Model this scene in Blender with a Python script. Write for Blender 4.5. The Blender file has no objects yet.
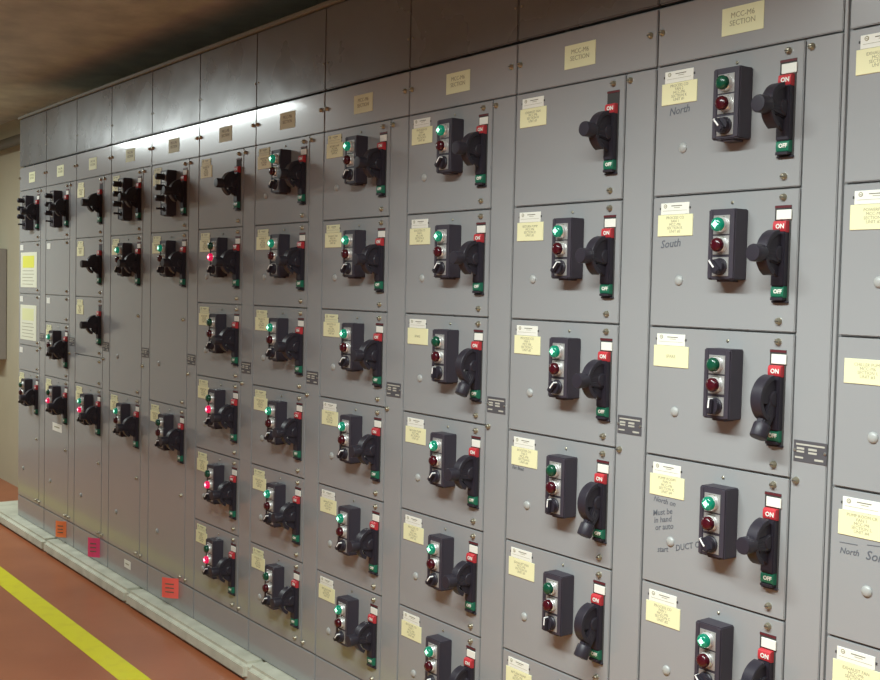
import bpy, bmesh, math, random
from mathutils import Matrix, Vector
random.seed(7)
S = bpy.context.scene
COL = S.collection
PI = math.pi
W, R = .508, .3048          # section width (20 in), one unit height (12 in)
Z0 = 2.03                   # height of the top of the unit doors above the floor
CURB = Z0 - 1.957

# ------------------------------------------------------------------ materials
def mat(name, col, rough=.5, metal=0., emit=None, estr=0., spec=.5, noise=None, bump=None, coat=0., trans=0., rnoise=None):
    m = bpy.data.materials.new(name); m.use_nodes = True
    nt = m.node_tree; b = nt.nodes['Principled BSDF']
    b.inputs['Base Color'].default_value = (*col, 1); b.inputs['Roughness'].default_value = rough
    b.inputs['Metallic'].default_value = metal; b.inputs['Specular IOR Level'].default_value = spec
    b.inputs['Coat Weight'].default_value = coat; b.inputs['Coat Roughness'].default_value = .10
    if trans: b.inputs['Transmission Weight'].default_value = trans
    if emit:
        b.inputs['Emission Color'].default_value = (*emit, 1); b.inputs['Emission Strength'].default_value = estr
    if noise or bump or rnoise:
        tc = nt.nodes.new('ShaderNodeNewGeometry')
    if noise:
        sc, col2, lo, hi = noise
        n = nt.nodes.new('ShaderNodeTexNoise'); n.inputs['Scale'].default_value = sc; n.inputs['Detail'].default_value = 6
        r = nt.nodes.new('ShaderNodeValToRGB'); r.color_ramp.elements[0].position = lo; r.color_ramp.elements[1].position = hi
        r.color_ramp.elements[0].color = (*col, 1); r.color_ramp.elements[1].color = (*col2, 1)
        nt.links.new(tc.outputs['Position'], n.inputs['Vector']); nt.links.new(n.outputs['Fac'], r.inputs['Fac'])
        nt.links.new(r.outputs['Color'], b.inputs['Base Color'])
    if rnoise:
        sc, lo, hi = rnoise
        n = nt.nodes.new('ShaderNodeTexNoise'); n.inputs['Scale'].default_value = sc; n.inputs['Detail'].default_value = 4
        mr = nt.nodes.new('ShaderNodeMapRange'); mr.inputs['From Min'].default_value = .3; mr.inputs['From Max'].default_value = .7
        mr.inputs['To Min'].default_value = lo; mr.inputs['To Max'].default_value = hi
        nt.links.new(tc.outputs['Position'], n.inputs['Vector']); nt.links.new(n.outputs['Fac'], mr.inputs['Value'])
        nt.links.new(mr.outputs['Result'], b.inputs['Roughness'])
    if bump:
        sc, st, d = bump
        n = nt.nodes.new('ShaderNodeTexNoise'); n.inputs['Scale'].default_value = sc; n.inputs['Detail'].default_value = 3
        bp = nt.nodes.new('ShaderNodeBump'); bp.inputs['Strength'].default_value = st; bp.inputs['Distance'].default_value = d
        nt.links.new(tc.outputs['Position'], n.inputs['Vector']); nt.links.new(n.outputs['Fac'], bp.inputs['Height'])
        nt.links.new(bp.outputs['Normal'], b.inputs['Normal'])
    return m

M = dict(
    paint=mat('grey_enamel', (.290, .296, .300), .26, spec=.5, coat=.5, noise=(.9, (.308, .313, .314), .3, .75), bump=(1.1, .10, .004)),
    frame=mat('grey_enamel_frame', (.275, .282, .286), .25),
    paint_top_shaded=mat('grey_enamel_shaded', (.135, .138, .137), .26, spec=.55, noise=(.9, (.155, .158, .155), .3, .75), rnoise=(3.0, .22, .36), bump=(1.8, .5, .014)),  # rougher enamel; light falloff near the ceiling is painted in as darker grey
    gap=mat('dark_gasket', (.045, .043, .042), .8),
    black=mat('black_plastic', (.026, .022, .031), .42, spec=.35),
    blackmatte=mat('black_housing', (.044, .037, .050), .48, spec=.4, bump=(900, .15, .0004)),
    plate=mat('aluminium_legend', (.36, .35, .34), .34, metal=.35),
    chrome=mat('chrome', (.80, .80, .78), .28, metal=.6),
    brass=mat('brass', (.38, .345, .26), .34, metal=.75),
    steel=mat('zinc', (.55, .55, .50), .3, metal=.9),
    plug=mat('pale_plug', (.36, .37, .355), .35),
    yellow=mat('pale_yellow_label', (.80, .775, .47), .55),
    buff=mat('aged_label', (.72, .72, .45), .55),
    white=mat('white_label', (.80, .80, .72), .5),
    paper=mat('white_paper', (.78, .79, .62), .6),
    brightyellow=mat('yellow_print', (.80, .80, .10), .6),
    paleyellow=mat('pale_yellow_print', (.76, .78, .42), .6),
    ink=mat('dark_print', (.16, .15, .10), .7),
    paleink=mat('faint_print', (.33, .31, .20), .7),
    marker=mat('marker_ink', (.10, .11, .13), .6),
    red=mat('red_label', (.50, .035, .045), .4),
    darkred=mat('dark_red_slot', (.10, .012, .018), .5),
    green=mat('green_label', (.012, .15, .085), .4),
    pointer=mat('white_inlay', (.85, .85, .83), .4),
    glens=mat('green_lens', (.004, .065, .034), .2),
    rlens=mat('red_lens', (.055, .003, .008), .2),
    glit=mat('green_lens_lit', (.004, .14, .08), .15, emit=(.0, .50, .28), estr=.22),
    gcore=mat('green_lamp_filament', (.3, .8, .5), .3, emit=(.42, 1., .68), estr=3.2),
    rlit=mat('red_lens_lit', (.35, .0, .04), .15, emit=(.95, .01, .10), estr=.6),
    rcore=mat('red_lamp_filament', (.9, .3, .4), .3, emit=(1., .30, .42), estr=4.5),
    plate_dark=mat('engraved_nameplate', (.085, .082, .09), .4),
    plate_text=mat('engraving', (.45, .44, .38), .5),
    orange=mat('orange_paper', (.95, .24, .08), .6),
    pink=mat('pink_paper', (.85, .07, .20), .6),
    coral=mat('coral_paper', (.95, .14, .11), .6),
    floor=mat('red_floor_paint', (.34, .102, .042), .34, noise=(3.0, (.42, .138, .058), .3, .75), bump=(40, .1, .002)),
    line=mat('yellow_floor_paint', (.78, .72, .01), .4, noise=(14, (.70, .62, .02), .5, .8)),
    conc=mat('concrete_curb', (.47, .47, .37), .75, noise=(9, (.62, .62, .50), .3, .6), bump=(60, .3, .004)),
    wall=mat('beige_wall', (.46, .42, .29), .7, noise=(2.5, (.50, .46, .33), .3, .7)),
    endwall=mat('cream_wall', (.80, .79, .68), .7),
    greywall=mat('grey_wall', (.22, .22, .215), .6),
    ceil=mat('brown_ceiling', (.46, .50, .46), .8, noise=(5, (.66, .70, .62), .3, .7), bump=(8, .4, .02)),
    trim=mat('galvanised_strut', (.20, .20, .16), .5),
    darkmetal=mat('dark_conduit', (.09, .075, .05), .5),
    boxgrey=mat('light_grey_box', (.34, .31, .28), .4),
    lampbody=mat('white_fixture', (.7, .7, .68), .5),
)

# ------------------------------------------------------------------ mesh helpers
class MB:
    def __init__(s): s.bm = bmesh.new(); s.mats = []
    def _m(s, m):
        if m not in s.mats: s.mats.append(m)
        return s.mats.index(m)
    def _add(s, fn, m, bevel=0, seg=1):
        t = bmesh.new(); fn(t)
        if bevel: bmesh.ops.bevel(t, geom=list(t.edges), offset=bevel, segments=seg, affect='EDGES', clamp_overlap=True)
        i = s._m(m)
        for f in t.faces: f.material_index = i
        me = bpy.data.meshes.new('tmp'); t.to_mesh(me); t.free(); s.bm.from_mesh(me); bpy.data.meshes.remove(me)
    def box(s, a, b, m, bevel=0, seg=1):
        def fn(t):
            v = bmesh.ops.create_cube(t, size=1)['verts']
            for q in v:
                q.co = Vector([(a[i]+b[i])/2 + q.co[i]*(b[i]-a[i]) for i in range(3)])
        s._add(fn, m, bevel, seg); return s
    def lathe(s, prof, m, origin=(0,0,0), axis=(0,-1,0), n=20):
        """prof: [(distance along axis, radius)...]"""
        ax = Vector(axis).normalized(); u = ax.orthogonal().normalized(); w = ax.cross(u); o = Vector(origin)
        def fn(t):
            rings = []
            for d, r in prof:
                if r < 1e-6: rings.append([t.verts.new(o+ax*d)])
                else: rings.append([t.verts.new(o+ax*d+(u*math.cos(2*PI*k/n)+w*math.sin(2*PI*k/n))*r) for k in range(n)])
            for A, B in zip(rings, rings[1:]):
                for k in range(n):
                    k2 = (k+1) % n
                    if len(A) == 1 and len(B) == 1: continue
                    if len(A) == 1: t.faces.new((A[0], B[k2], B[k]))
                    elif len(B) == 1: t.faces.new((A[k], A[k2], B[0]))
                    else: t.faces.new((A[k], A[k2], B[k2], B[k]))
            if len(rings[0]) > 1: t.faces.new(list(reversed(rings[0])))
            if len(rings[-1]) > 1: t.faces.new(rings[-1])
            bmesh.ops.recalc_face_normals(t, faces=list(t.faces))
            for f in t.faces: f.smooth = True
        s._add(fn, m); return s
    def prism(s, pts, x0, x1, m, bevel=0, seg=1):
        """outline in the YZ plane, extruded along X"""
        def fn(t):
            a = [t.verts.new((x0, p[0], p[1])) for p in pts]; b = [t.verts.new((x1, p[0], p[1])) for p in pts]
            t.faces.new(a); t.faces.new(list(reversed(b)))
            for k in range(len(pts)):
                k2 = (k+1) % len(pts); t.faces.new((a[k2], a[k], b[k], b[k2]))
            bmesh.ops.recalc_face_normals(t, faces=list(t.faces))
        s._add(fn, m, bevel, seg); return s
    def mesh(s, name, sharp=True):
        me = bpy.data.meshes.new(name); s.bm.to_mesh(me); s.bm.free()
        for p in me.polygons: p.use_smooth = True
        me.set_sharp_from_angle(angle=math.radians(32))
        for m in s.mats: me.materials.append(M[m])
        return me

def link(name, me, parent=None, loc=(0,0,0), rot=None):
    o = bpy.data.objects.new(name, me); COL.objects.link(o); o.location = loc
    if rot: o.rotation_euler = rot
    if parent: o.parent = parent
    return o
def thing(name, label, cat, loc, group=None, me=None):
    o = bpy.data.objects.new(name, me); COL.objects.link(o); o.location = loc
    o['label'] = label; o['category'] = cat
    if group: o['group'] = group
    return o
def struct(name, me, loc=(0,0,0)):
    o = link(name, me, None, loc); o['kind'] = 'structure'; return o

_tc = {}
def text_mesh(txt, size, m, spacing=1.0, align='CENTER', shear=0., ext=.0002, bold=0.):
    """lettering standing in the XZ plane, readable from -Y, first line's baseline near z=0"""
    key = (txt, size, m, align, shear, bold)
    if key in _tc: return _tc[key]
    c = bpy.data.curves.new('lettering', 'FONT'); c.body = txt; c.size = size; c.align_x = align; c.align_y = 'TOP'
    c.space_line = spacing; c.extrude = ext; c.resolution_u = 2; c.shear = shear; c.offset = bold
    o = bpy.data.objects.new('tmp_text', c); COL.objects.link(o)
    dg = bpy.context.evaluated_depsgraph_get(); dg.update()
    me = bpy.data.meshes.new_from_object(o.evaluated_get(dg))
    bpy.data.objects.remove(o); me.name = 'lettering'
    me.transform(Matrix.Rotation(PI/2, 4, 'X'))
    me.materials.clear(); me.materials.append(M[m]); _tc[key] = me
    return me

# ------------------------------------------------------------------ shared part meshes (door's top-left corner is the origin, -Y is outwards)
_cache = {}
def cached(key, fn):
    if key not in _cache: _cache[key] = fn()
    return _cache[key]

def door_mesh(h):
    # steel door tray: slab plus the dark gasket behind its edge
    return cached(('door', h), lambda: MB().box((-.0090, 0, -h+.002), (.3945, .0070, -.002), 'paint', .0016, 2).mesh('door_panel'))
def screw_mesh():
    def f():
        b = MB().lathe([(-.002, .0078), (.0015, .0078), (.003, .0068), (.0070, .0062), (.0090, .0046), (.0098, 0)], 'brass', n=16)
        b.box((-.0045, -.0102, -.0008), (.0045, -.0092, .0008), 'gap'); return b.mesh('latch_screw')
    return cached('screw', f)
def small_screw_mesh():
    return cached('sscrew', lambda: MB().lathe([(-.001, .0036), (.0016, .0036), (.0028, .0022), (.003, 0)], 'brass', n=10).mesh('screw'))
def plug_mesh():
    return cached('plug', lambda: MB().lathe([(-.001, .0115), (.0018, .0115), (.004, .0098), (.0058, .0062), (.0064, 0)], 'plug', n=20).mesh('hole_plug'))
def rivet_plate_mesh():
    def f():
        b = MB().box((.404, -.0012, -.0225), (.483, .0005, .0225), 'plate_dark', .0004)
        T = [(.410,.478,.0125,.0160),(.412,.430,.0035,.0080),(.412,.430,-.0025,.0010),(.440,.460,.0035,.0080),(.440,.460,-.0035,.0005),(.408,.428,-.0150,-.0115),(.455,.476,-.0165,-.0125)]
        for x0,x1,z0,z1 in T: b.box((x0,-.0016,z0),(x1,-.0010,z1),'plate_text')
        for x in (.4075,.4795): b.lathe([(0,.003),(.0022,.003),(.003,0)],'steel',(x,-.001,.0015),n=10)
        return b.mesh('data_plate')
    return cached('rp', f)
def white_plate_mesh(kind):
    def f():
        b = MB().box((.016, -.0016, -.043), (.101, .0004, -.016), kind, .0005)
        b.box((.012, -.0010, -.031), (.0165, .0004, -.026), 'gap'); b.box((.1005, -.0010, -.031), (.105, .0004, -.026), 'gap')
        b.lathe([(.0010,.0048),(.0021,.0048)], 'paleink', (.030,0,-.0235), n=16)
        b.lathe([(.0018,.0030),(.0024,.0030)], kind, (.030,0,-.0235), n=14)
        b.box((.028,-.0027,-.0243),(.032,-.0018,-.0227),'paleink')
        b.box((.048,-.0019,-.0240),(.080,-.0014,-.0222),'ink'); b.box((.056,-.0019,-.0280),(.074,-.0014,-.0268),'paleink')
        b.box((.022,-.0019,-.0345),(.095,-.0014,-.0338),'paleink')
        return b.mesh('maker_plate')
    return cached(('wp', kind), f)
def yellow_mesh(kind='yellow'):
    return cached(('yl', kind), lambda: MB().box((.008, -.0020, -.093), (.113, .0004, -.0435), kind, .0005).mesh('yellow_label'))

def housing_mesh(n):
    h = .155 if n == 3 else .196
    def f():
        zt, zb = -.0405, -.0395-h
        b = MB().box((.1945, -.043, zb), (.2665, .001, zt), 'blackmatte', .0022, 2)
        # raised rails either side of the legend plates
        b.box((.196, -.0448, zb+.003), (.2055, -.042, zt-.003), 'blackmatte', .0008)
        b.box((.2555, -.0448, zb+.003), (.265, -.042, zt-.003), 'blackmatte', .0008)
        b.box((.215, -.036, zb-.0045), (.250, -.004, zb+.001), 'blackmatte', .0012)
        return b.mesh('pilot_housing')
    return cached(('hs', n), f)
def legend_mesh(which, pitch):
    def f():
        b = MB().box((-.022, -.0012, -pitch/2+.0012), (.022, .0004, pitch/2-.0012), 'plate', .0004)
        b.box((-.010, -.0016, pitch/2-.0060), (.008, -.0010, pitch/2-.0040), 'ink')
        if which == 2: b.box((-.018, -.0016, .004), (-.013, -.0010, .006), 'ink'); b.box((.013, -.0016, .004), (.019, -.0010, .006), 'ink')
        return b.mesh('legend_plate')
    return cached(('lg', which, pitch), f)
def bezel_mesh():
    return cached('bz', lambda: MB().lathe([(0,.0172),(.006,.0172),(.0085,.0165),(.010,.0150),(.010,.0100),(.004,.0100)], 'chrome', n=24).mesh('lamp_bezel'))
def lens_mesh(state):
    def f():
        body, core = {'g':('glens',None),'r':('rlens',None),'G':('glit','gcore'),'Rr':('rlit','rcore')}[state]
        b = MB().lathe([(.006,.0146),(.018,.0155),(.0215,.0145),(.0245,.0114),(.0260,.0064),(.0264,0)], body, n=24)
        if core:
            # bright cross of the filament seen through the fluted cap
            for k in range(3):
                a = k*PI/3
                x, z = math.cos(a)*.0072, math.sin(a)*.0072
                t = MB()
            b.lathe([(.0254,.0070),(.0264,.0052),(.0266,0)], core, n=12)
            b.box((-.0088,-.0257,-.0020),(.0088,-.0235,.0020),core,.0006); b.box((-.0020,-.0257,-.0088),(.0020,-.0235,.0088),core,.0006)
        else:
            for k in range(8):
                a = k*PI/4
                b.lathe([(0,.0016),(.0012,.0012)], body, (math.cos(a)*.0105,-.0225,math.sin(a)*.0105), n=6)
        return b.mesh('indicator_lens')
    return cached(('ln', state), f)
def button_mesh():
    return cached('bt', lambda: MB().lathe([(0,.0150),(.004,.0150),(.006,.0132),(.030,.0138),(.036,.0125),(.038,.009),(.0385,0)], 'black', n=22).mesh('push_button'))
def knob_mesh():
    def f():
        b = MB().lathe([(0,.0190),(.004,.0190),(.006,.0172),(.015,.0165),(.0155,0)], 'black', n=22)
        b.box((-.0065,-.0245,-.0160),(.0065,-.008,.0165),'black',.0022,2)
        return b.mesh('selector_knob')
    return cached('kn', f)
def pointer_mesh():
    def f():
        b = MB().box((-.0019,-.0254,-.0030),(.0019,-.0235,.0150),'pointer',.0004)
        b.box((-.0021,-.0250,.0160),(.0021,-.0125,.0178),'pointer',.0004)
        return b.mesh('knob_pointer')
    return cached('pt', f)
def small_toggle_mesh():
    def f():
        b = MB().lathe([(0,.010),(.004,.010),(.005,.005),(.026,.0045),(.030,.006),(.034,.004),(.0345,0)], 'black', n=14)
        return b.mesh('push_button')
    return cached('tg', f)

CX = .357; CZ = -.139      # handle's pivot
def switch_base_mesh():
    def f():
        b = MB()
        b.box((.3365,-.0012,-.241),(.3775,.001,-.036),'gap',.0004)           # the slot
        b.box((.3365,-.0020,-.0415),(.3775,.0,-.0365),'darkred')
        b.box((.3410,-.0155,-.207),(.3740,-.0005,-.092),'black',.002,2)       # mechanism column
        b.box((.3420,-.016,-.2365),(.3725,-.0005,-.230),'black',.001)
        b.box((.338,-.006,-.2420),(.3785,.0,-.2375),'black',.0008)
        return b.mesh('switch_slot')
    return cached('sb', f)
def arc(r, a0, a1, n): return [(-.021-r*math.cos(math.radians(a0+(a1-a0)*k/n)), CZ + r*math.sin(math.radians(a0+(a1-a0)*k/n))) for k in range(n+1)]
def shroud_mesh():
    def f():
        b = MB()
        # rim: a wide ring round the hub, broken below the lever
        b.prism(arc(.0510, 84, -64, 26) + arc(.0400, -64, 84, 26), .3430, .3700, 'black', .0012)
        # thinner web filling the upper half
        b.prism(arc(.0415, 88, -12, 18) + [(-.012, CZ-.012), (-.012, CZ+.040)], .348, .365, 'black', .0008)
        b.prism([(-.040, CZ-.012), (-.046, CZ-.022), (-.038, CZ-.034), (-.020, CZ-.046), (-.012, CZ-.048), (-.012, CZ-.012)], .3525, .361, 'black', .0008)
        b.lathe([(0,.017),(.0225,.017),(.025,.014),(.0255,0)], 'black', (.3440,-.020,CZ), axis=(1,0,0), n=20)
        for z, x in ((.030,.3435),(-.006,.3425)):
            b.lathe([(0,.0030),(.0022,.0026),(.0026,0)], 'steel', (.3575,-.0175,CZ+z), n=8)
        b.box((.351,-.0195,CZ-.0085),(.361,-.0175,CZ-.0055),'plate_text')
        # ribs on the outer web
        for a in (62, 36, 12):
            p = [(-.022, 0), (-.055, 0)]; c, s_ = math.cos(math.radians(a)), math.sin(math.radians(a))
            q = [(-.021-.012*c, CZ+.012*s_), (-.021-.041*c, CZ+.041*s_), (-.021-.041*c+.002*s_, CZ+.041*s_+.0035), (-.021-.012*c+.002*s_, CZ+.012*s_+.0035)]
            b.prism(q, .3450, .349, 'black')
        return b.mesh('rotary_disc')
    return cached('sh', f)
def lever_mesh():
    # horizontal lever, pivot at the origin, pointing out along -Y
    def f():
        b = MB()
        b.prism([(-.006,.020),(-.040,.0160),(-.074,.0125),(-.074,-.0130),(-.040,-.0175),(-.006,-.024)], -.0100, .0100, 'black', .0030, 2)
        b.lathe([(.066,.012),(.068,.0175),(.072,.0185),(.096,.0185),(.0985,.0172),(.0990,.013),(.0980,0)], 'black', n=24)
        for z in (-.006, 0, .006):
            b.box((-.0105,-.060,z-.0012),(.0105,-.034,z+.0012),'black',.0004)
        return b.mesh('lever_handle')
    return cached('lv', f)
def tag_block_mesh(kind):
    def f():
        z0, z1 = (-.0935, -.0690) if kind == 'red' else (-.2310, -.2065)
        pts = [(0, z1), (-.010, z1), (-.0135, z1-.003), (-.0145, (z0+z1)/2), (-.0135, z0+.003), (-.010, z0), (0, z0)]
        b = MB().prism(pts, .3415, .3735, kind, .0006)
        zc = (z0+z1)/2
        for dz in (-.007, 0, .007): b.box((.3408,-.0120,zc+dz-.0018),(.3416,-.0050,zc+dz+.0018),'white')
        return b.mesh('position_label')
    return cached(('tb', kind), f)
def sticker_mesh():
    return cached('st', lambda: MB().box((.3425,-.0045,-.0660),(.3795,-.0012,-.0455),'white',.0006).mesh('white_sticker'))

# ------------------------------------------------------------------ units: every one is its own tree of objects over shared mesh data
def copy_tree(o, parent=None):
    c = o.copy(); COL.objects.link(c); c.parent = parent
    for ch in list(o.children): copy_tree(ch, c)
    return c

TXT = ['PROCESS CO\nFAN 1\nMCC-M6\nSECTION C\nUNIT #2', 'BOOSTER CO\nFAN 3\nMCC-M6\nSECTION E\nUNIT #4', 'EXHAUST FAN\nMCC-M6\nSECTION H\nUNIT #3', 'RETURN PUMP\nMCC-M6\nSECTION D\nUNIT #5']
def add_label(root, txt, whole=None, plate='white', yel='yellow'):
    if plate: link('maker_plate', white_plate_mesh(plate), root)
    y = link('yellow_label', yellow_mesh(yel), root)
    if txt:
        n = txt.count('\n')+1
        link('lettering', text_mesh(txt, .0092 if n >= 4 else .0105, 'paleink', .86), y, (.0605, -.0021, -.0462 if n >= 5 else (-.050 if n == 4 else -.063)))
def add_pilot(root, n, lamps, point):
    """n 3: two lamps and a selector; n 4: three long buttons and a small one"""
    hs = link('pilot_control_box', housing_mesh(n), root)
    hs_x = .2305
    if n == 3:
        for k, dz in enumerate((-.0748, -.1190, -.1660)):
            link('legend_plate', legend_mesh(k, .0435), hs, (hs_x, -.0432, dz))
            if k < 2:
                link('lamp_bezel', bezel_mesh(), hs, (hs_x, -.0438, dz))
                l = link('indicator_lens', lens_mesh(lamps[k]), hs, (hs_x+.0005, -.0415, dz))
                l['label'] = {'g':'green lens, unlit','r':'dark red lens, unlit','G':'green lens, lit','Rr':'red lens, lit'}[lamps[k]]
            else:
                a = {'/': 42, '|': 4, '\\': -42}[point]
                kb = link('selector_knob', knob_mesh(), hs, (hs_x, -.0440, dz), (0, math.radians(a), 0))
                link('knob_pointer', pointer_mesh(), hs, (hs_x, -.0440, dz), (0, math.radians(a), 0))
    else:
        for k in range(3):
            dz = -.0700 - k*.0465
            link('legend_plate', legend_mesh(0, .045), hs, (hs_x, -.0432, dz))
            link('push_button', button_mesh(), hs, (hs_x, -.0438, dz))
        link('push_button', small_toggle_mesh(), hs, (hs_x, -.0435, -.2075))
def add_switch(root, on, sticker=True):
    sb = link('disconnect_switch', switch_base_mesh(), root)
    link('rotary_disc', shroud_mesh(), sb)
    link('lever_handle', lever_mesh(), sb, (CX, 0 if on else -.012, CZ if on else CZ+.006), (0 if on else math.radians(61), 0, 0))
    r = link('on_label', tag_block_mesh('red'), sb); r['label'] = 'red ON position label'
    g = link('off_label', tag_block_mesh('green'), sb); g['label'] = 'green OFF position label'
    link('lettering', text_mesh('ON', .0135, 'white', bold=.0005), sb, (.3600, -.0149, -.0745))
    link('lettering', text_mesh('OFF', .0120, 'white', bold=.0005), sb, (.3600, -.0149, -.2120))
    if sticker: link('white_sticker', sticker_mesh(), sb)
def add_screws(root, h):
    link('latch_screw', screw_mesh(), root, (.3565, 0, -.019)); link('latch_screw', screw_mesh(), root, (.3555, 0, -h+.0245))
    if h > .6: link('latch_screw', screw_mesh(), root, (.3565, 0, -h/2))

def build_unit(kind, h, name):
    root = bpy.data.objects.new(name, None); COL.objects.link(root); root.empty_display_size = .05
    link('door_panel', door_mesh(h), root)
    add_screws(root, h)
    if kind == 'blank': pass
    elif kind == 'feeder': add_switch(root, True, False)
    elif kind == 'four': add_pilot(root, 4, None, None); add_switch(root, True)
    else:
        lamps, point, on = kind
        add_pilot(root, 3, lamps, point); add_switch(root, on)
        if h < .5: link('hole_plug', plug_mesh(), root, (.0765, 0, -.196))
        else: link('hole_plug', plug_mesh(), root, (.095, 0, -(h-.175)))
        link('screw', small_screw_mesh(), root, (.223, 0, -.0235))
    return root

ORD = ['first', 'second', 'third', 'fourth', 'fifth', 'sixth', 'seventh', 'eighth', 'ninth', 'tenth', 'eleventh', 'twelfth']
RN = ['top', 'second from top', 'third from top', 'fourth from top', 'fifth from top', 'sixth from top']
G = (('G', 'r'), '/', True)      # green lamp lit
RD = (('g', 'Rr'), '/', True)    # red lamp lit
BOTH = (('G', 'Rr'), '/', True)
OFF = (('g', 'r'), '|', False)   # both lamps dark, lever down
DK = (('g', 'r'), '/', True)     # both lamps dark, lever out
GL = (('G', 'r'), '\\', True)
DL = (('g', 'r'), '\\', True)
DOORS = {   # column: (first row, height in rows, kind, label style)
 'A': [(0,1,'four',None),(1,1,'blank','sq'),(2,1,'blank','sq'),(3,.5,'blank','sq'),(3.5,2.5,(('g','r'),'/',True),'y')],
 'B': [(0,1,'four',None),(1,1,'blank','sq'),(2,.5,'blank','sq'),(2.5,1,G,'y'),(3.5,2.5,RD,'y')],
 'C': [(0,1,'feeder','Y'),(1,1,'feeder','Y'),(2,1,'feeder','Y'),(3,.5,'blank',None),(3.5,2.5,BOTH,'Y')],
 'D': [(0,1,'four','y'),(1,2.5,G,'y'),(3.5,2.5,G,'y')],
 'E': [(0,1,'four','y'),(1,2.5,G,'y'),(3.5,2.5,DK,'y')],
 'F': [(0,1,'feeder','Y'),(1,1,RD,'y'),(2,1,DK,'y'),(3,1,RD,'y'),(4,1,RD,'y'),(5,1,RD,'y')],
 'G': [(0,1,G,'y'),(1,1,G,'y'),(2,1,G,'y'),(3,1,G,'y'),(4,1,G,'y'),(5,1,DK,'y')],
 'H': [(0,1,G,'Y'),(1,1,G,'y'),(2,1,G,'y'),(3,1,G,'w'),(4,1,G,'w'),(5,1,G,'w')],
 'I': [(0,1,G,'w'),(1,1,G,'w'),(2,1,OFF,'w'),(3,1,G,'w'),(4,1,G,'w'),(5,1,G,'w')],
 'J': [(0,1,'feeder','w'),(1,1,G,'w'),(2,1,G,'w'),(3,1,OFF,'w'),(4,1,OFF,'w'),(5,1,G,'w')],
 'K': [(0,1,DL,'w'),(1,1,GL,'w'),(2,1,OFF,'w'),(3,1,GL,'w'),(4,1,GL,'w'),(5,1,GL,'w')],
 'L': [(0,1,G,'w'),(1,1,G,'w'),(2,1,G,'yo'),(3,1,G,'w'),(4,1,G,'w'),(5,1,G,'w')],
}
LT = {'K0':'PROCESS CO\nFAN 2\nMCC-M6\nSECTION K\nUNIT #1','K1':'PROCESS CO\nFAN 1\nMCC-M6\nSECTION K\nUNIT #2','K2':'SPARE','K3':'PUMP ROOM\nFAN 4\nMCC-M6\nSECTION K\nUNIT #4',
 'L1':'POWERPLT\nMCC-M6\nSECTION L\nUNIT #2','L2':'CHILLER PUMP\nMCC-M6\nSECTION L\nUNIT #3','L3':'PUMP ROOM CR\nFAN 1\nMCC-M6\nSECTION L\nUNIT #4','I2':'SPARE'}
DESC = {'blank':'plain grey blank door', 'feeder':'grey door with black lever switch, no lamps', 'four':'grey door with four-button black control box'}
sq_mesh = MB().box((.012,-.0012,-.048),(.072,.0003,-.016),'white').mesh('white_label')
for ci, c in enumerate('ABCDEFGHIJKL'):
    for ri, (r0, h, kind, lab) in enumerate(DOORS[c]):
        name = 'cover_door' if kind == 'blank' else ('feeder_unit' if kind == 'feeder' else 'starter_unit')
        o = build_unit(kind, h*R, name)
        o.location = (ci*W, 0, Z0 - r0*R); o.name = name
        if isinstance(kind, str): d = DESC[kind]
        else:
            l = kind[0]
            d = {('G','r'):'grey starter door, green lamp lit', ('g','Rr'):'grey starter door, red lamp lit', ('G','Rr'):'grey starter door, green and red lamps lit', ('g','r'):'grey starter door, lamps dark'}[l]
            if not kind[2]: d += ', lever down'
        if c == 'L': d = 'grey door with yellow label, cut by the right edge'
        pos = RN[ri] if ri < len(DOORS[c])-1 else 'lowest'
        o['label'] = f"{d}, {pos}" if c == 'L' else f"{d}, {pos}, {ORD[ci]} column from left"
        o['category'] = 'electrical panel'
        o['group'] = {'cover_door':'blank doors of the switchgear row', 'feeder_unit':'lever switch doors of the switchgear row', 'starter_unit':'motor starter doors of the switchgear row'}[name]
        if lab == 'sq': link('white_label', sq_mesh, o)
        elif lab == 'y': add_label(o, LT.get(c+str(int(r0)), TXT[(ci+ri*3) % 4]), plate='buff')
        elif lab == 'Y': add_label(o, TXT[(ci+ri) % 4], plate='yellow')
        elif lab == 'w': add_label(o, LT.get(c+str(int(r0)), TXT[(ci*2+ri) % 4]))
        elif lab == 'yo': add_label(o, LT[c+str(int(r0))], plate=None)
        if c in 'DEABC' and h == 2.5 : pass
        key = c+str(r0)
        def hand(txt, x, z, size, rot=0):
            link('handwriting', text_mesh(txt, size, 'marker', .9, 'LEFT', .25, .0001, .0002), o, (x, -.0004, z), (0, -math.radians(rot), 0))
        if key == 'K0': hand('North', .030, -.099, .024, 4)
        if key == 'K1': hand('South', .016, -.100, .026, 4)
        if key == 'K3':
            hand('North on', .020, -.0945, .0175, -3); hand('Must be\nin hand\nor auto', .016, -.130, .0190, 14); hand('start', .034, -.214, .018, 12); hand('DUCT ON', .088, -.200, .0195, 18)
        if key == 'J3': hand('Fan Boat', .010, -.0945, .0135, 0)
        if key == 'L3': hand('North', .012, -.118, .017, 2); hand('Some', .070, -.112, .026, 0); hand('____', .012, -.092, .020, 2); hand('___', .072, -.086, .020, 4)

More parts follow.
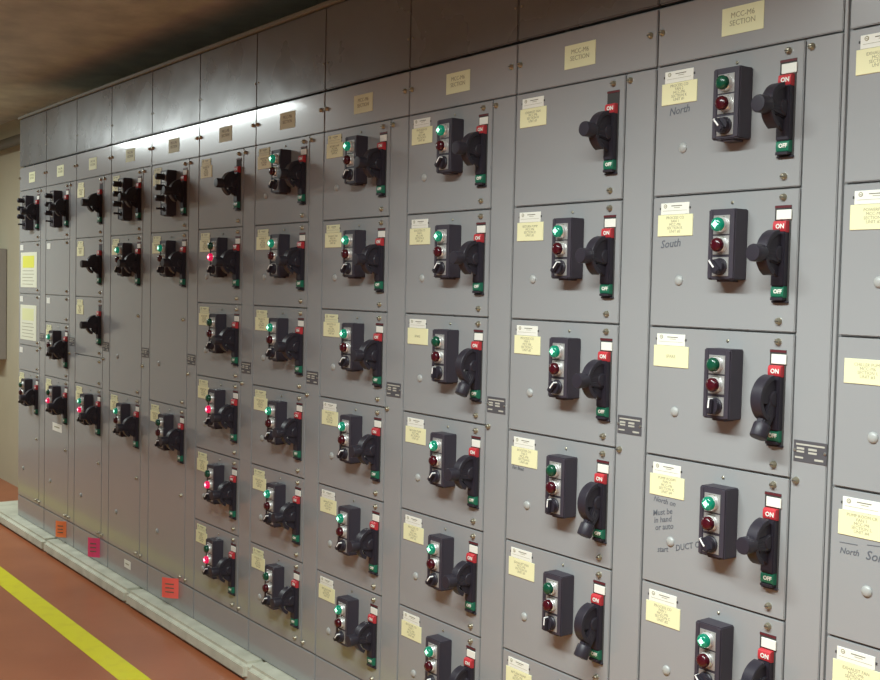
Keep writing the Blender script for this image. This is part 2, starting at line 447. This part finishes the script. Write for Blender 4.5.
# ------------------------------------------------------------------ cabinets: shells, wireway doors, covers
TOPZ, BOT = .139, -1.829
def shell_mesh(first=False, last=False, strip=False):
    x0 = -.0125
    x1 = W-.013 if not last else W
    b = MB()
    b.box((x0, .0085, -1.957), (x1, .365, TOPZ), 'frame')
    if strip: b.box((.4855, .0, -1.957), (.4935, .016, TOPZ), 'paint', .0012)
    return b.mesh('cabinet_shell')
XE = (.4935, .4825)      # right edge of the covers: plain section, section with a mullion strip
wire_m = [MB().box((.3990, 0, BOT+.003), (e, .0070, -.002), 'paint', .0016, 2).mesh('wireway_door') for e in XE]
topc_m = [MB().box((-.0090, 0, .0020), (e, .0070, TOPZ-.004), 'paint', .0016, 2).mesh('top_cover') for e in XE]
botc_m = [MB().box((-.0090, 0, -1.955), (e, .0070, BOT-.002), 'paint', .0022, 2).mesh('bottom_cover') for e in XE]
toplab_mesh = MB().box((0,-.0012,-.030),(.112,.0003,.030),'buff').mesh('yellow_label')
shell_mid, shell_first, shell_last = shell_mesh(), shell_mesh(True), shell_mesh(False, True, True)
shell_strip = shell_mesh(strip=True)
pull_mesh = MB().box((-.0110, .0, .145), (W-.013, .355, .425), 'paint_top_shaded', .003, 2).mesh('pull_box')
prot = None
for ci in range(12):
    if prot is None or ci in (0, 10, 11):
        k = int(ci >= 10)
        r = bpy.data.objects.new('control_cabinet', None); COL.objects.link(r)
        link('cabinet_shell', shell_first if ci == 0 else shell_last if ci == 11 else shell_strip if ci == 10 else shell_mid, r)
        wd = link('wireway_door', wire_m[k], r)
        for z in (-.019, -.9155, -1.805): link('latch_screw', screw_mesh(), wd, (.4125, 0, z))
        link('data_plate', rivet_plate_mesh(), wd, (0, 0, -.853))
        tc = link('top_cover', topc_m[k], r)
        for x in (.003, .474): link('latch_screw', screw_mesh(), tc, (x, 0, .078))
        tl = link('yellow_label', toplab_mesh, tc, (.178, 0, .0695))
        link('lettering', text_mesh('MCC-M6\nSECTION', .017, 'paleink'), tl, (.056, -.0014, .020))
        link('bottom_cover', botc_m[k], r)
        if ci == 1: prot = r
    else: r = copy_tree(prot)
    r.name = 'control_cabinet'; r.location = (ci*W, 0, Z0)
    r['label'] = ['grey cabinet section at the left end, beside the beige wall', 'grey cabinet section with orange tag near its foot', 'grey cabinet section with pink tag near its foot',
        'grey cabinet section with two tall doors and small white foot label', 'grey cabinet section with two tall doors and coral foot tag', 'grey cabinet section holding the red-lit starters',
        'grey cabinet section right of the red-lit column', 'eighth grey cabinet section from left in the row', 'grey cabinet section, ninth from left, dark-lamp door third down',
        'grey cabinet section topped by a lever-only door, tenth from left', 'grey cabinet section with handwritten notes, largest full column', 'grey cabinet section cut off by the right edge'][ci]
    r['category'] = 'electrical cabinet'; r['group'] = 'cabinet sections of the switchgear row'
    if ci not in (0, 11) and False: pass
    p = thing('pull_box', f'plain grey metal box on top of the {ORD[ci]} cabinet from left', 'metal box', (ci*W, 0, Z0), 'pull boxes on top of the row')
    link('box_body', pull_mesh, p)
    for x in (.002, .484): link('screw', small_screw_mesh(), p, (x, 0, .235))

# ------------------------------------------------------------------ papers and tags
def paper(top, lines, name, label, X0, X1, Zt, Zb):
    p = thing(name, label, 'paper', ((X0+X1)/2, -.0004, Z0+Zb), 'printed sheets taped to the left column')
    w, h = X1-X0, Zt-Zb
    link('sheet', MB().box((-w/2, -.0010, 0), (w/2, .0, h), 'paper').mesh('sheet'), p)
    b = MB(); b.box((-w/2+.04, -.0014, h*.56), (w/2-.05, -.0009, h*.90), top)
    link('coloured_block', b.mesh('coloured_block'), p)
    b = MB()
    for k in range(lines):
        z = h*.48 - k*h*.095; b.box((-w/2+.035, -.0014, z-.0032), (w/2-.045-random.random()*.05, -.0009, z), 'paleink')
    link('printed_text', b.mesh('printed_text'), p)
paper('brightyellow', 5, 'printed_sheet', 'white sheet with bright yellow block, upper one on leftmost column', .026, .338, -.366, -.572)
paper('paleyellow', 5, 'printed_sheet', 'white sheet with pale yellow block, lower one on leftmost column', .024, .335, -.676, -.882)

def tag(label, X, Z, w, h, m, yaw):
    p = thing('paper_tag', label, 'tag', (X, 0, Z0+Z), 'tags and labels near the foot of the row')
    def fn(t):
        n = 6; f = []; g = []
        for k in range(n+1):
            s = k/n; x = -w*s; y = -.0015 - .006*math.sin(s*PI)
            f.append((x, y))
        for (x, y), (x2, y2) in zip(f, f[1:]):
            a = [t.verts.new((x, y, 0)), t.verts.new((x2, y2, 0)), t.verts.new((x2, y2, h)), t.verts.new((x, y, h))]
            c = [t.verts.new((x, y+.001, 0)), t.verts.new((x2, y2+.001, 0)), t.verts.new((x2, y2+.001, h)), t.verts.new((x, y+.001, h))]
            t.faces.new(a); t.faces.new(list(reversed(c)))
            for i in range(4): t.faces.new((a[i], c[i], c[(i+1) % 4], a[(i+1) % 4]))
    b = MB(); b._add(fn, m)
    e = link('card', b.mesh('card'), p, (0, 0, 0), (0, 0, yaw))
    q = MB()
    for k in range(3): q.box((-w*.75, -.0086, h*(.28+.2*k)), (-w*.25, -.0070, h*(.33+.2*k)), 'ink')
    link('print', q.mesh('print'), e)
YAW = math.radians(-28)
M['orange'].name = 'orange_paper'
tag('small orange paper tag at the foot of the second cabinet', .885, -1.922, .066, .088, 'orange', math.radians(38))
tag('small pink paper tag at the foot of the third cabinet', 1.400, -1.925, .068, .098, 'pink', math.radians(38))
tag('small coral paper tag at the foot of the fifth cabinet', 2.372, -1.905, .080, .088, 'coral', math.radians(38))
def flat_label(label, X0, X1, Zt, Zb, shear=0):
    t = thing('white_label', label, 'label', ((X0+X1)/2, 0, Z0+Zb), 'tags and labels near the foot of the row', None)
    w = (X1-X0)/2; h = Zt-Zb
    link('card', MB().box((-w, -.0012, 0), (w, -.0001, h), 'white').mesh('card'), t)
    link('print', MB().box((-w*.6, -.0015, h*.45), (w*.5, -.0011, h*.6), 'paleink').mesh('print'), t)
flat_label('small white label below the lever of the second cabinet', .640, .800, -1.318, -1.362)
flat_label('small white label on the foot cover of the fourth cabinet', 1.735, 1.815, -1.862, -1.900)

# ------------------------------------------------------------------ the room
XL, XR, YF, YB, H = -3.2, 9.4, -3.3, .385, 2.66
struct('floor', MB().box((XL-.1, YF-.1, -.1), (XR+.1, YB+.1, 0), 'floor').mesh('floor'))
struct('ceiling', MB().box((XL-.1, YF-.1, H), (XR+.1, YB+.1, H+.1), 'ceil').mesh('ceiling'))
struct('wall_back', MB().box((XL-.1, YB, 0), (XR+.1, YB+.1, H), 'wall').mesh('wall_back'))
struct('wall_front', MB().box((XL-.1, YF-.1, 0), (XR+.1, YF, H), 'greywall').mesh('wall_front'))
struct('wall_left', MB().box((XL-.1, YF, 0), (XL, YB, H), 'endwall').mesh('wall_left'))
struct('wall_right', MB().box((XR, YF, 0), (XR+.1, YB, H), 'greywall').mesh('wall_right'))
b = MB(); x = -.50
while x < 6.6:
    b.box((x, -.075, 0), (min(x+1.22, 6.6)-.003, YB-.003, CURB), 'conc', .018, 3); x += 1.22
struct('trim_1', b.mesh('trim_1'))                                    # concrete curb under the cabinets
struct('trim_2', MB().box((XL+.02, -.455, -.001), (XR-.02, -.353, .0015), 'line').mesh('trim_2'))   # yellow floor stripe
struct('trim_3', MB().box((-.02, -.012, Z0+.4265), (12*W, .045, Z0+.443), 'trim', .003).mesh('trim_3'))  # strut along the box tops

g = thing('wall_box', 'light grey metal box on the beige wall at the left edge', 'metal box', (-1.95, .385, Z0-1.12))
link('box_body', MB().box((-.62, -.13, 0), (.30, -.002, .82), 'boxgrey', .004, 2).mesh('box_body'), g)
link('box_door', MB().box((-.60, -.140, .02), (.28, -.128, .80), 'boxgrey', .003, 2).mesh('box_door'), g)
g = thing('wall_conduit', 'dark brown pipe run on the wall above the grey box', 'pipe', (-1.98, .385, Z0-.28))
link('pipe', MB().box((-.03, -.06, -.02), (.03, -.002, .55), 'darkmetal', .012, 2).mesh('pipe'), g)
g = thing('ceiling_pipe', 'dark pipe under the ceiling above the beige wall', 'pipe', (-2.4, .30, Z0+.44))
link('pipe', MB().lathe([(0,.035),(2.2,.035)], 'darkmetal', axis=(1,0,0), n=16).mesh('pipe'), g)

# ------------------------------------------------------------------ lamps
def fixture(x0, x1, y, power, label, w=.19, spread=PI):
    t = thing('ceiling_light', label, 'lamp', ((x0+x1)/2, y, H-.001), 'strip lights on the ceiling')
    L = (x1-x0)
    link('housing', MB().box((-L/2-.03, -.08, -.05), (L/2+.03, .08, 0), 'lampbody', .006).mesh('housing'), t)
    la = bpy.data.lights.new('tube_light', 'AREA'); la.shape = 'RECTANGLE'; la.size = L; la.size_y = w; la.energy = power; la.spread = spread; la.color = (.905, 1., .985)
    o = bpy.data.objects.new('tube_light', la); COL.objects.link(o); o.location = (0, 0, -.055); o.parent = t
fixture(-1.9, .9, -1.33, 75, 'long strip light on the ceiling over the left end')
fixture(4.5, 6.9, -1.55, 140, 'long strip light on the ceiling near the viewer', spread=2.68)

w = bpy.data.worlds.new('World'); S.world = w; w.use_nodes = True
w.node_tree.nodes['Background'].inputs[0].default_value = (.5, .5, .5, 1); w.node_tree.nodes['Background'].inputs[1].default_value = .0

# ------------------------------------------------------------------ camera (solved from the 20 in by 12 in grid of the doors)
F, cx, cy, cz, yw, pt, rl = 1116.18876, 6.90028, -1.98735, -.53648315, .929583306, -.0442449316, .0224859787
fwd = Vector((-math.sin(yw)*math.cos(pt), math.cos(yw)*math.cos(pt), math.sin(pt)))
rt = Vector((math.cos(yw), math.sin(yw), 0)); up = rt.cross(fwd)
r2 = rt*math.cos(rl) + up*math.sin(rl); u2 = -rt*math.sin(rl) + up*math.cos(rl)
cd = bpy.data.cameras.new('camera'); cam = bpy.data.objects.new('camera', cd); COL.objects.link(cam)
m = Matrix((( r2.x, u2.x, -fwd.x, cx), (r2.y, u2.y, -fwd.y, cy), (r2.z, u2.z, -fwd.z, cz+Z0), (0,0,0,1)))
cam.matrix_world = m
cd.sensor_width = 36; cd.sensor_fit = 'HORIZONTAL'; cd.lens = F/880*36; cd.clip_start = .05
S.camera = cam
vs = S.view_settings; vs.view_transform = 'Standard'; vs.look = 'None'; vs.gamma = 1; vs.exposure = 0; vs.use_curve_mapping = False
